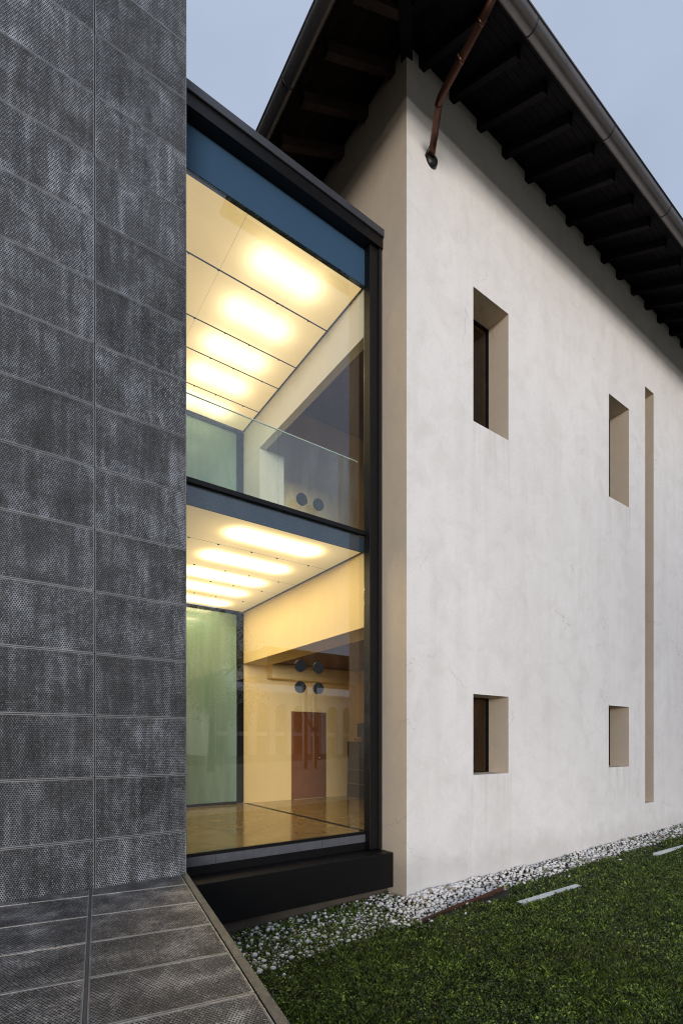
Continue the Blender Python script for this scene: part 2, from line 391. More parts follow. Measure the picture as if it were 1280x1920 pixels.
def lawn_mat():
    t = NT('lawn_soil_and_thatch'); co = t.coord()
    a = t.noise(co, 1.4, 5, 0.6); b = t.noise(co, 45, 4, 0.6)
    c = t.mix(b, (0.012, 0.018, 0.006), (0.035, 0.05, 0.014))
    c = t.mix(t.ramp(a, (0.5, 0), (0.75, 1)), c, (0.056, 0.034, 0.018))
    return t.done(t.princ(Base_Color=c, Roughness=0.95, Normal=t.bump(b, 0.8, 0.02)))
M['lawn'] = lawn_mat()
def grass_mat(name, lo, hi, dry):
    t = NT(name); geo = t.n('NewGeometry'); co = t.coord()
    rnd = geo.outputs['Random Per Island']
    patch = t.noise(co, 0.9, 4, 0.6)
    c = t.mix(t.ma('POWER', rnd, 2.2), lo, hi)
    fine_p = t.noise(co, 5.0, 4, 0.6)
    c = t.mix(1.0, c, t.ramp(fine_p, (0.32, 0.45), (0.52, 0.95), (0.7, 1.6)), 'MULTIPLY')
    c = t.mix(t.ma('MULTIPLY', t.ramp(patch, (0.5, 0), (0.7, 1)), 0.5), c, dry)
    c = t.mix(t.ma('GREATER_THAN', rnd, 0.965), c, (0.16, 0.14, 0.06))
    df = t.n('BsdfPrincipled'); t.put(df.inputs['Base Color'], c); df.inputs['Roughness'].default_value = 0.5
    tl = t.n('BsdfTranslucent'); t.l(c, tl.inputs[0])
    mx = t.n('MixShader'); mx.inputs[0].default_value = 0.3; t.l(df.outputs[0], mx.inputs[1]); t.l(tl.outputs[0], mx.inputs[2])
    return t.done(mx.outputs[0])
M['grass'] = grass_mat('short_grass_blades', (0.018, 0.042, 0.007), (0.42, 0.55, 0.09), (0.12, 0.13, 0.032))
M['leaf'] = grass_mat('tree_leaves', (0.02, 0.04, 0.012), (0.06, 0.10, 0.03), (0.04, 0.06, 0.02))
M['dead_leaf'] = plain('dead_leaf', (0.06, 0.035, 0.018), 0.8, 0.0, 0.8, 3)
M['bark'] = plain('bark', (0.06, 0.056, 0.035), 0.9, 0.0, 0.4, 6, 0.4, 15)
def pebble_mat():
    t = NT('white_pebble'); co = t.coord()
    rnd = t.n('ObjectInfo').outputs['Random']; isl = t.n('NewGeometry').outputs['Random Per Island']
    r = t.ma('FRACT', t.ma('ADD', rnd, isl))
    c = t.mix(r, (0.74, 0.73, 0.70), (0.93, 0.92, 0.91))
    c = t.mix(t.ma('GREATER_THAN', r, 0.90), c, (0.36, 0.29, 0.22))
    c = t.mix(t.ma('LESS_THAN', r, 0.03), c, (0.25, 0.24, 0.23))
    n = t.noise(co, 40, 4)
    c = t.mix(t.ma('MULTIPLY', n, 0.25), c, (0.4, 0.37, 0.33))
    return t.done(t.princ(Base_Color=c, Roughness=0.7, Normal=t.bump(n, 0.15, 0.005)))
M['pebble'] = pebble_mat()
M['gravel_soil'] = plain('dark_soil', (0.035, 0.03, 0.022), 0.95, 0.0, 0.5, 14, 0.6, 40)

# ------------------------------------------------------------------ ground
def sheet(name, xs, ys, zf, mat):
    X, Y = np.meshgrid(xs, ys); Z = zf(X, Y)
    v = np.stack([X, Y, Z], -1).reshape(-1, 3); nx = len(xs); ny = len(ys)
    i, j = np.meshgrid(np.arange(nx - 1), np.arange(ny - 1)); a = (j * nx + i).ravel()
    f = np.stack([a, a + 1, a + 1 + nx, a + nx], -1)
    return link(name, np_mesh(name, v, f, mat, True))
lawn = sheet('lawn', np.array([-400, -60, -10, -2, 2, 5, 8, 12, 16, 22, 30, 60, 400.]), np.array([-400, -60, -31.0, -10, -4, 0, 2, 4, 6, 9, 14, 40, 400.]), ground_z, M['lawn'])
tag(lawn, kind='structure')
gravel_bed = sheet('gravel_bed', np.linspace(1.5, 24, 30), np.linspace(4.72, 6.2, 5), lambda x, y: ground_z(x, y) + 0.006 + 0.0 * x, M['gravel_soil'])
tag(gravel_bed, kind='structure')

# ------------------------------------------------------------------ white house
house = thing('plaster_house', 'tall white plastered house with dark wooden eaves and small deep windows', 'building')
def wall_with_openings(name, mat, parent, x0, x1, z0, z1, yf, yb, holes):
    """Front wall (facing -Y) with rectangular reveals; one mesh."""
    m = MB()
    xs = sorted({x0, x1, *[h[0] for h in holes], *[h[1] for h in holes]})
    zs = sorted({z0, z1, *[h[2] for h in holes], *[h[3] for h in holes]})
    inside = lambda x, z: any(h[0] < x < h[1] and h[2] < z < h[3] for h in holes)
    for a, b in zip(xs, xs[1:]):
        for c, d in zip(zs, zs[1:]):
            if inside((a + b) / 2, (c + d) / 2): continue
            m.poly([(a, yf, c), (b, yf, c), (b, yf, d), (a, yf, d)]); m.poly([(b, yb, c), (a, yb, c), (a, yb, d), (b, yb, d)])
    for a, b, c, d in holes:
        m.poly([(a, yf, c), (a, yf, d), (a, yb, d), (a, yb, c)]); m.poly([(b, yf, d), (b, yf, c), (b, yb, c), (b, yb, d)])
        m.poly([(a, yf, d), (b, yf, d), (b, yb, d), (a, yb, d)]); m.poly([(b, yf, c), (a, yf, c), (a, yb, c), (b, yb, c)])
    m.poly([(x0, yb, z0), (x0, yf, z0), (x0, yf, z1), (x0, yb, z1)]); m.poly([(x1, yf, z0), (x1, yb, z0), (x1, yb, z1), (x1, yf, z1)])
    m.poly([(x0, yf, z1), (x1, yf, z1), (x1, yb, z1), (x0, yb, z1)])
    # merge so that the plaster is one skin and normals stay as listed
    me = bpy.data.meshes.new(name); me.from_pydata(m.v, [], m.f); bm = bmesh.new(); bm.from_mesh(me)
    bmesh.ops.remove_doubles(bm, verts=bm.verts, dist=1e-5); bm.to_mesh(me); bm.free(); me.materials.append(mat); me.materials.append(M['warm_lit'])
    for p in me.polygons:                       # opening sides and corner face take the plaster tinted for warm light
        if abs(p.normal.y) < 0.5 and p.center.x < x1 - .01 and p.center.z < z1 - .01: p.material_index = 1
    return link(name, me, parent)
WIN = [(6.58, 7.51, 6.71, 8.93), (10.98, 11.87, 6.71, 8.93), (6.58, 7.51, 0.867, 2.206), (10.97, 11.87, 0.867, 2.206)]
WIN += [(15.4, 16.3, 6.71, 8.93), (15.4, 16.3, 0.867, 2.206)]
SLOT = (12.65, 13.09, -0.02, 9.77)
TOPW = 11.75; MS = 0.53            # soffit height at the wall face, slope of the eaves
XEND = 22.0; YEND = 14.0
wall_with_openings('front_wall', M['plaster'], house, XW, XEND, -1.3, TOPW + 0.05, YW, YP + 0.12, WIN + [SLOT])
for i, (a, b, c, d) in enumerate(WIN):
    fr = MB(); w = 0.022
    y0, y1 = YP, YP + 0.06
    fr.box(a, a + w, y0, y1, c, d).box(b - w, b, y0, y1, c, d).box(a + w, b - w, y0, y1, c, c + w).box(a + w, b - w, y0, y1, d - w, d)
    fo = fr.build('window_frame', M['black_metal'], house)
    part('pane', M['window_glass'], fo, a + w, b - w, y0 + 0.025, y0 + 0.035, c + w, d - w)
part('slot_backing', M['black_metal'], house, SLOT[0], SLOT[1], YP + 0.03, YP + 0.06, SLOT[2], SLOT[3])
# end wall: outside strip beside the glass, the part above the link roof, and the lining seen inside
part('end_wall', M['warm_lit'], house, XW, XW + 0.4, YP + 0.125, YEND, 8.61, TOPW + 0.05)  # beige tint carries the warm side light on this wall
part('end_wall', M['warm_lit'], house, XW, XW + 0.4, YP + 0.125, YG + 0.012, -1.3, 8.605)
part('bulkhead', M['inner_white'], house, XI, XI + 0.15, YG + 0.015, YB, 7.80, 8.60)
part('inner_pier', M['inner_white'], house, XI, XW + 0.38, 9.93, YB, 4.66, 7.795)
part('bulkhead', M['inner_wall'], house, XI, XW + 0.38, YG + 0.015, YB, 3.22, 4.60)
part('back_wall', M['plaster'], house, XW + 0.405, XEND, YEND - 0.4, YEND, -1.3, TOPW)
part('far_end_wall', M['plaster'], house, XEND - 0.4, XEND, YP + 0.125, YEND - 0.405, -1.3, TOPW)
part('inner_back_wall', M['inner_wall'], house, XI, 14.0, YB + 0.005, YB + 0.2, -0.1, 9.6)
part('partition', M['inner_wall'], house, 8.02, 8.15, YP + 0.13, YB, 0.002, 4.3)
part('partition', M['inner_wall'], house, 13.3, 13.45, YP + 0.13, YB, -0.1, 9.6)
part('upper_ceiling', M['brown_ceiling'], house, XW + 0.405, 14.0, YP + 0.13, YB, 9.605, 9.8)
part('room_ceiling', M['brown_ceiling'], house, XW + 0.385, 14.0, YP + 0.13, YB, 3.26, 3.4)
part('upper_floor', M['inner_wall'], house, XW + 0.385, 14.0, YP + 0.13, YB, 4.4, 4.645)
part('ground_floor', M['floor'], house, XI + 0.12, XW + 0.41, YG + 0.21, YB, -0.2, -0.001)
part('ground_floor', M['floor'], house, XW + 0.411, 14.0, YP + 0.13, YB, -0.2, -0.001)
part('floor_joint', M['dark_metal'], house, XI + 0.002, XI + 0.118, 6.44, YB, -0.2, -0.004)
part('downstand_beam', M['inner_wall'], house, XW + 0.385, 8.015, YB - 0.3, YB, 2.92, 3.255)

# eaves: rafters, boards, hip, gutters, roof covering
def eave_z(d): return TOPW - MS * d
OV = 1.44
def board_side(side):
    n = 12; w = OV / n
    for k in range(n):
        d0, d1 = k * w + 0.003, (k + 1) * w - 0.003
        if side == 'front':
            P = lambda d, far: Vector((XW - d, YW - d, eave_z(d))) if not far else Vector((XEND, YW - d, eave_z(d)))
        else:
            P = lambda d, far: Vector((XW - d, YW - d, eave_z(d))) if not far else Vector((XW - d, YEND, eave_z(d)))
        q = [P(d0, 0), P(d0, 1), P(d1, 1), P(d1, 0)]
        up = Vector((0, 0, 0.025 + 0.004 * random.random()))
        MB().prism([p + Vector((0, 0, random.uniform(-.002, .002))) for p in q], [p + up for p in q]).build('soffit_board', M['wood_x'] if side == 'front' else M['wood_y'], house)
board_side('front'); board_side('left')
RW, RH, DT = 0.055, 0.165, 1.22    # rafter half width, depth, tail distance
def rafter_mesh(front):
    m = MB(); b, t = [], []
    for d in (-0.5, DT):
        for s in (-RW, RW):
            b.append((s, -d) if front else (-d, s)); 
    z0, z1 = eave_z(-0.5), eave_z(DT)
    def v(i, dz):
        z = (z0, z0, z1, z1)[i] - 0.006 + dz
        return (b[i][0], b[i][1], z)
    low = [v(i, -RH) for i in (0, 1, 3, 2)]; top = [v(i, 0) for i in (0, 1, 3, 2)]
    m.prism(low, top)
    return m.mesh('rafter', M['rafter'] if front else M['rafter_x'], 0.004)
mf, ml = rafter_mesh(True), rafter_mesh(False)
x = 5.40
while x < XEND - 0.3:
    link('rafter', mf, house, (x, YW, 0)); x += 0.66
y = YW + 0.30
while y < YEND - 0.3:
    link('rafter', ml, house, (XW, y, 0)); y += 0.66
# jack rafters left of the corner on both sides
for k, dd in enumerate((0.36, 1.02)):
    for front in (True, False):
        m = MB(); s0 = dd + 0.07; low, top = [], []
        for d, s in ((s0 - RW, -RW), (s0 + RW, RW), (DT, RW), (DT, -RW)):
            if front: px, py = XW - dd - s * 1.0, YW - d
            else: px, py = XW - d, YW - dd - s * 1.0
            top.append((px, py, eave_z(d) - 0.006)); low.append((px, py, eave_z(d) - 0.006 - RH))
        if s0 + RW < DT: m.prism(low, top).build('rafter', M['rafter'] if front else M['rafter_x'], house)
hip = MB(); q = []
for d, sgn in ((-0.4, -1), (-0.4, 1), (1.36, 1), (1.36, -1)):
    o_ = 0.06 * sgn; q.append(Vector((XW - d + o_, YW - d - o_, eave_z(d) - 0.008)))
hip.prism([p - Vector((0, 0, 0.2)) for p in q], q).build('hip_rafter', M['rafter'], house)
# roof covering: two slopes with thickness
def slope(pts, th=0.09):
    m = MB(); up = Vector((0, 0, th)); base = Vector((0, 0, 0.035))
    m.prism([Vector(p) + base for p in pts], [Vector(p) + base + up for p in pts]); return m
RD = 1.50; DI = 4.2
e = lambda d: eave_z(d)
slope([(XW - RD, YW - RD, e(RD)), (XEND, YW - RD, e(RD)), (XEND, YW + DI, e(-DI)), (XW + DI, YW + DI, e(-DI))]).build('roof_slope', M['roof_tile'], house)
slope([(XW - RD, YW - RD, e(RD)), (XW + DI, YW + DI, e(-DI)), (XW + DI, YW + DI, e(-DI)), (XW - RD, YEND + RD, e(RD))]).build('roof_slope', M['roof_tile'], house)
slope([(XW + DI, YW + DI, e(-DI)), (XEND, YW + DI, e(-DI)), (XEND, YEND + RD, e(RD)), (XW - RD, YEND + RD, e(RD))]).build('roof_slope', M['roof_tile'], house)
def gutter(front):
    m = MB(); r = 0.105; dg, zg = 1.545, 10.875; seg = 10
    prof = [(math.cos(a) * r, math.sin(a) * r) for a in [math.pi + math.pi * k / seg for k in range(seg + 1)]]
    rows = []
    ends = (0, 1)
    for en in ends:
        row = []
        for rr in (1.0, 0.93):
            for (pu, pv) in (prof if rr == 1.0 else prof[::-1]):
                d = dg - pu * rr; z = zg + pv * rr
                if front: p = (XW - d if en == 0 else XEND, YW - d, z)
                else: p = (XW - d, YW - d if en == 0 else YEND + 1.4, z)
                row.append(p)
        rows.append(row)
    n = len(rows[0]); b = len(m.v); m.v += rows[0] + rows[1]
    for k in range(n):
        k2 = (k + 1) % n; m.f.append((k, k2, n + k2, n + k)); m.smooth.append(True)
    g = m.build('gutter', M['zinc'], house)
    # rolled front bead, brackets and drip flashing
    bead = MB()
    d = dg + r
    P = (lambda s: (XW - d if s == 0 else XEND, YW - d, zg + 0.005)) if front else (lambda s: (XW - d, YW - d if s == 0 else YEND + 1.4, zg + 0.005))
    bead.tube([P(0), P(1)], 0.014, 8).build('bead', M['dark_metal'], g)
    fl = MB(); q = []
    for dd, zz in ((OV + 0.004, -0.03), (OV + 0.024, -0.03)):
        for s in (0, 1):
            q.append((XW - dd if s == 0 else XEND, YW - dd, 0) if front else (XW - dd, YW - dd if s == 0 else YEND + 1.3, 0))
    q = [q[0], q[1], q[3], q[2]]
    z0 = eave_z(OV) - 0.05; fl.prism([(a, b_, z0) for a, b_, _ in q], [(a, b_, z0 + 0.10) for a, b_, _ in q]).build('fascia', M['zinc'], house)
    s = 0.8
    while s < 16:
        mb = MB(); rr = r + 0.004; pts = []
        for k in range(9):
            a = math.pi + math.pi * k / 8
            dd, zz = dg - math.cos(a) * rr, zg + math.sin(a) * rr
            pts.append((XW + s, YW - dd, zz) if front else (XW - dd, YW + s, zz))
        mb.tube(pts, 0.007, 5).build('bracket', M['dark_metal'], g); s += 1.98
gutter(True); gutter(False)
# copper downpipe from the gutter to the wall
def arc_path(pts, r=0.12, n=5):
    out = [Vector(pts[0])]
    for a, b, c in zip(pts, pts[1:], pts[2:]):
        a, b, c = Vector(a), Vector(b), Vector(c); u = (a - b).normalized() * r; w = (c - b).normalized() * r
        for k in range(n + 1):
            t_ = k / n; out.append((b + u) * (1 - t_) ** 2 + b * 2 * t_ * (1 - t_) + (b + w) * t_ ** 2)
    out.append(Vector(pts[-1])); return out
dp = [(5.20, 3.98, 10.80), (5.185, 4.12, 10.66), (5.245, 5.0, 10.48), (5.49, 5.33, 10.47), (5.595, 5.505, 10.36)]
dpath = arc_path(dp, 0.07)
pipe = MB().tube(dpath, 0.053, 16).build('downpipe', M['copper'], house)
def ring(p, d, r, h, mat, nm):
    p = Vector(p); d = Vector(d).normalized(); MB().tube([p - d * h / 2, p + d * h / 2], r, 16).build(nm, mat, pipe)
pm = Vector(dp[1]).lerp(Vector(dp[2]), 0.52); ring(pm, Vector(dp[2]) - Vector(dp[1]), 0.057, 0.035, M['copper'], 'collar')
ring(pm + Vector((0, .004, .012)), Vector(dp[2]) - Vector(dp[1]), 0.0585, 0.010, M['solder'], 'solder_bead')
pm = Vector(dp[1]).lerp(Vector(dp[2]), 0.12); ring(pm, Vector(dp[2]) - Vector(dp[1]), 0.056, 0.03, M['copper'], 'collar')
pm = Vector(dp[2]).lerp(Vector(dp[3]), 0.12); ring(pm, Vector(dp[3]) - Vector(dp[2]), 0.056, 0.03, M['copper'], 'collar')
MB().tube([(5.592, YW - 0.05, 10.355), (5.595, YW - 0.036, 10.352), (5.60, YW - 0.012, 10.349), (5.60, YW - 0.001, 10.347)], [0.055, 0.10, 0.115, 0.115], 18).build('flange', M['dark_metal'], pipe)
MB().tube([(5.46, 5.30, 10.40), (5.44, 5.36, 10.34), (5.47, YW + 0.01, 10.33)], 0.006, 6).build('bracket', M['dark_metal'], pipe)

# ------------------------------------------------------------------ glass link between the two buildings
glink = thing('glazed_link', 'black framed glass entrance link with glowing ceilings between dark and white buildings', 'glazed building')
XL = 1.62
part('coping', M['coping'], glink, XL, XW - 0.006, YG - 0.22, YB + 0.1, 9.285, 9.40, 0.006)
part('fascia_beam', M['black_metal'], glink, XL, XW - 0.008, YG - 0.19, YG + 0.1, 9.12, 9.283)
part('roof_slab', M['black_metal'], glink, XL, XW - 0.008, YG + 0.105, YB + 0.05, 9.14, 9.283)
part('spandrel_panel', M['blue_band'], glink, XL, XI - 0.022, YG - 0.012, YG + 0.05, 8.555, 9.118)
part('spandrel_panel', M['spandrel'], glink, XL, XI - 0.005, YG + 0.03, YG + 0.06, 4.395, 4.633)
# mullion: dark post with a lighter glazing bead
part('post', M['black_metal'], glink, XI - 0.02, XW - 0.0665, YG - 0.14, YG + 0.012, -0.26, 9.118, 0.004)
part('post_cover', M['dark_metal'], glink, XW - 0.066, XW - 0.008, YG - 0.17, YG + 0.19, -0.26, 9.118, 0.004)
part('transom', M['black_metal'], glink, XL, XI - 0.022, YG - 0.05, YG + 0.02, 4.635, 4.70, 0.003)
part('glass_pane', M['glass'], glink, XL, XI - 0.022, YG - 0.006, YG + 0.006, 4.703, 8.553)
part('glass_pane', M['glass'], glink, XL, XI - 0.022, YG - 0.006, YG + 0.006, 0.012, 4.632)
part('bottom_rail', M['black_metal'], glink, XL, XI - 0.022, YG - 0.02, YG + 0.03, -0.03, 0.010)
for k in range(8):
    x0 = XL + k * (XI - XL - 0.022) / 8; part('sill_block', M['grey_sill'], glink, x0 + 0.002, x0 + (XI - XL - 0.022) / 8 - 0.002, YG - 0.03, YG + 0.1, -0.15, -0.032)
part('base_recess', M['black_metal'], glink, XL, XW - 0.008, YG - 0.012, YG + 0.25, -0.27, -0.152)
part('plinth_box', M['black_metal'], glink, XC + 0.02, XW - 0.004, 5.80, YG + 0.2, -0.80, -0.272, 0.006)
part('foundation', M['concrete'], glink, XL, XW - 0.004, 5.93, YG + 0.2, -1.3, -0.803)
part('floor', M['floor'], glink, XL, XI, YG + 0.04, YB, -0.2, -0.001)
part('upper_floor', M['inner_wall'], glink, XL, XI - 0.002, YG + 0.085, YB, 4.48, 4.652)
part('side_wall', M['inner_wall'], glink, XL, XL + 0.12, YG + 0.085, YB, 0.002, 4.37)
part('side_wall', M['inner_wall'], glink, XL, XL + 0.12, YG + 0.085, YB, 4.655, 8.54)
# luminous ceilings
rows = [YG + 0.062, 7.30, 8.36, 9.06, 9.95, YB - 0.03]
cols = [XL + 0.13, 2.92, 4.0, XI - 0.02]
for z, mat, gap in ((8.57, 'lamp_up', 0.016), (4.41, 'lamp_low', 0.009)):
    for y0, y1 in zip(rows, rows[1:]):
        for x0, x1 in zip(cols, cols[1:]):
            part('ceiling_diffuser', M[mat], glink, x0 + 0.003, x1 - 0.003, y0 + gap, y1 - gap, z, z + 0.008)
    for y0 in rows[1:-1]:
        part('ceiling_rail', M['dark_metal'], glink, cols[0], cols[-1], y0 - gap * 1.0, y0 + gap * 1.0, z + 0.004, z + 0.03)
        for xx in (2.45, 2.9, 3.45, 3.9, 4.5):
            MB().tube([(xx, y0, z - 0.01), (xx, y0, z + 0.003)], 0.016, 8).build('clip', M['dark_metal'], glink)
    part('ceiling_trim', M['dark_metal'], glink, XI - 0.018, XI - 0.002, rows[0], rows[-1], z - 0.012, z + 0.03)
    part('ceiling_void', M['black_metal'], glink, XL, XI - 0.002, YG + 0.085, YB, z + 0.035, z + 0.055)
# back glazing
for z0, z1 in ((0.06, 4.34), (4.70, 8.48)):
    part('back_pane', M['back_glass'], glink, XL + 0.125, XI - 0.16, YB - 0.006, YB + 0.006, z0, z1)
    part('back_post', M['black_metal'], glink, XI - 0.155, XI - 0.002, YB - 0.05, YB + 0.05, z0 - 0.04, z1 + 0.03)
    part('back_rail', M['black_metal'], glink, XL + 0.125, XI - 0.16, YB - 0.04, YB + 0.04, z1 + 0.003, z1 + 0.06)
    part('back_rail', M['black_metal'], glink, XL + 0.125, XI - 0.16, YB - 0.04, YB + 0.04, z0 - 0.055, z0 - 0.003)
# balustrade on the upper floor
for x0, x1 in ((XL + 0.13, 3.43), (3.436, XI - 0.03)):
    part('railing_pane', M['rail_glass'], glink, x0, x1, YG + 0.16, YG + 0.176, 4.70, 5.87)
part('railing_edge', M['glass_edge'], glink, XL + 0.13, XI - 0.03, YG + 0.16, YG + 0.176, 5.872, 5.882)
part('railing_shoe', M['dark_metal'], glink, XL + 0.13, XI - 0.03, YG + 0.13, YG + 0.2, 4.655, 4.698)
# round black fittings behind the glass
def disc(x, z, y=YG + 0.045):
    d = MB(); d.tube([(x, y - 0.012, z), (x, y + 0.012, z)], 0.088, 24)
    o = d.build('round_fitting', M['plastic_black'], glink)
    MB().tube([(x + 0.05, y + 0.02, z + 0.008), (x + 0.05, y + 0.05, z + 0.008)], 0.062, 20).build('backing_disc', M['plastic_black'], o)
for x, z in ((3.73, 2.51), (4.04, 2.51), (3.73, 2.205), (4.04, 2.205), (3.755, 4.925), (4.04, 4.925)):
    disc(x, z)

# ------------------------------------------------------------------ interior things
door = thing('interior_door', 'dark red brown wooden door in the yellow lit back wall', 'door', None, (6.66, YB, 0))
part('door_leaf', M['door_wood'], door, -0.44, 0.44, -0.035, -0.003, 0.01, 2.10, 0.003)
dfm = MB()
dfm.box(-0.50, -0.445, -0.05, -0.001, 0, 2.17).box(0.445, 0.50, -0.05, -0.001, 0, 2.17).box(-0.445, 0.445, -0.05, -0.001, 2.105, 2.17)
dfm.build('door_frame', M['door_wood'], door)
hd = MB(); hd.tube([(0.36, -0.036, 1.02), (0.36, -0.085, 1.02), (0.25, -0.088, 1.02)], 0.011, 8).build('handle', M['chrome'], door)
MB().tube([(0.36, -0.036, 1.02), (0.36, -0.042, 1.02)], 0.026, 12).build('rosette', M['chrome'], door)
cab = thing('modular_cabinet', 'low anthracite cabinet with chrome tube frame along the inner right wall', 'cabinet', None, (7.6, 10.42, 0))
CW, CH, NC = 0.73, 0.352, 5
for c in range(NC):
    y1 = -c * CW; y0 = y1 - CW
    for r in range(4):
        part('drawer_front', M['cab_panel'], cab, 0.004, 0.016, y0 + 0.014, y1 - 0.014, r * CH + 0.03, (r + 1) * CH + 0.004)
for c in range(NC + 1):
    MB().tube([(0, -c * CW, 0.0), (0, -c * CW, 4 * CH + 0.02)], 0.014, 8).build('frame_tube', M['chrome'], cab)
for r in range(5):
    MB().tube([(0, 0.0, r * CH + 0.017), (0, -NC * CW, r * CH + 0.017)], 0.013, 8).build('frame_tube', M['chrome'], cab)
part('carcass', M['cab_panel'], cab, 0.018, 0.40, -NC * CW, 0, 0.03, 4 * CH + 0.017)
TOPC = 4 * CH + 0.03
def monitor(x, y, rz, label):
    t = thing('monitor', label, 'monitor', 'black monitors on the cabinet', (x, y, TOPC)); t.rotation_euler = (0, 0, rz)
    part('screen', M['plastic_black'], t, -0.02, 0.02, -0.25, 0.25, 0.10, 0.45, 0.005)
    part('stand', M['plastic_black'], t, 0.021, 0.05, -0.03, 0.03, 0.012, 0.2)
    part('foot', M['plastic_black'], t, -0.09, 0.11, -0.12, 0.12, 0.0, 0.011)
monitor(7.80, 10.12, R(-18), 'black monitor at the far end of the cabinet, near the wall corner')
monitor(7.78, 9.62, R(6), 'black monitor on the cabinet just behind the cream paper stack')
bk = thing('paper_stack', 'stack of cream papers and books on the dark cabinet', 'paper stack', None, (7.70, 9.60, TOPC))
zz = 0.0
for k in range(6):
    h = random.uniform(0.025, 0.05); dx, dy = random.uniform(-.015, .015), random.uniform(-.02, .02)
    part('book', M['paper'] if k != 4 else M['card'], bk, -0.09 + dx, 0.06 + dx, -0.16 + dy, 0.13 + dy, zz + 0.001, zz + h, 0.002); zz += h
tray = part('letter_tray', M['card'], None, 7.63, 7.75, 9.86, 10.22, TOPC + 0.002, TOPC + 0.075, 0.003)
tag(tray, 'flat brown card box on the cabinet below the far monitor', 'box')

# ------------------------------------------------------------------ metal clad building and deck
clad = thing('metal_clad_building', 'dark building clad in large punched metal sheets', 'building')
part('wall_core', M['black_metal'], clad, -9.0, XC - 0.02, YC + 0.07, 14.0, -1.3, 12.2)
part('corner_trim', M['dark_metal'], clad, XC - 0.012, XC - 0.002, YC + 0.004, YC + 0.066, 0.012, 12.2)
def sheet_panel(mat, w, h, axes, th=0.018, cham=0.006):
    m = MB()
    if axes == 'xz':
        m.prism([(-w, 0.004, -h), (w, 0.004, -h), (w, 0.004, h), (-w, 0.004, h)],
                [(-w + 0.001, th, -h), (w - 0.001, th, -h), (w - 0.001, th, h), (-w + 0.001, th, h)])
        m.box(-w, w, 0.0005, 0.0035, -h, -h + 0.008); m.box(-w, w, 0.0005, 0.0035, h - 0.008, h)
        m.box(-w, -w + 0.006, 0.001, 0.0035, -h + 0.0085, h - 0.0085); m.box(w - 0.006, w, 0.001, 0.0035, -h + 0.0085, h - 0.0085)
    else:
        m.box(-w, w, -h, h, -th, -0.002)
        m.box(-w, w, -h, -h + 0.008, -0.0018, 0.001); m.box(-w, w, h - 0.008, h, -0.0018, 0.001)
        m.box(-w, -w + 0.007, -h + 0.0082, h - 0.0082, -0.0018, 0.001); m.box(w - 0.007, w, -h + 0.0082, h - 0.0082, -0.0018, 0.001)
    return m.mesh('cladding_panel', mat)
PWD, PHT = 0.892, 0.598
pm_ = sheet_panel(M['clad'], PWD / 2 - 0.004, PHT / 2 - 0.003, 'xz')
z = 0.012 + (0.452 - PHT) + PHT / 2
for r in range(21):
    for c in range(7):
        o = link('cladding_panel', pm_, clad, (XC - PWD / 2 - c * PWD + random.uniform(-.001, .001), YC + random.uniform(-.0015, .002), z + r * PHT))
        o.rotation_euler = (R(random.uniform(-.12, .12)), 0, R(random.uniform(-.12, .12)))

deck = tag(bpy.data.objects.new('walkway', None), kind='structure'); C.objects.link(deck)
deck.location = (XC + 0.004, YC, 0); deck.rotation_euler = (0, 0, R(-9.6))
EW = 0.062; DW, DL = 0.848, 0.60
pd_ = sheet_panel(M['deck'], DW / 2 - 0.004, DL / 2 - 0.004, 'xy')
for c in range(6):
    for r in range(-1, 17):
        yc = -0.39 - (r + 0.5) * DL
        if r == -1 and c > 2: continue
        o = link('deck_panel', pd_, deck, (-EW - DW / 2 - c * (DW + 0.012), yc, random.uniform(-.0012, .0)))
        o.rotation_euler = (R(random.uniform(-.15, .15)), R(random.uniform(-.1, .1)), 0)
yy = 0.10
while yy > -10:
    L = 1.2; m = MB(); m.box(-EW + 0.006, -0.002, yy - L + 0.003, yy - 0.003, -0.02, 0.003)
    m.box(-0.0015, 0.004, yy - L + 0.003, yy - 0.003, -0.16, 0.003)
    m.build('edge_strip', M['deck_edge'], deck); yy -= L
for c in range(6):
    x0 = -EW - DW - c * (DW + 0.012) - 0.012
    part('joint_bar', M['deck_edge'], deck, x0 - 0.002, x0 + 0.014, -10, 0.0, -0.03, 0.0005)
part('support', M['black_metal'], deck, -5.3, -0.25, -10, -0.02, -1.6, -0.035)

lv = MB()
for k in range(46):
    px, py = -random.uniform(0.05, 2.2), -random.uniform(0.1, 4.4); s_ = random.uniform(0.005, 0.014); a_ = random.uniform(0, 6.28)
    q = [(px + math.cos(a_ + t_) * s_ * f_, py + math.sin(a_ + t_) * s_ * f_, 0.004 + random.uniform(0, .004)) for t_, f_ in ((0, 1.3), (1.3, .6), (3.1, 1.0), (4.6, .6))]
    lv.prism(q, [(a, b, c + 0.002) for a, b, c in q])
tag(lv.build('fallen_leaves', M['dead_leaf'], deck), kind='stuff')

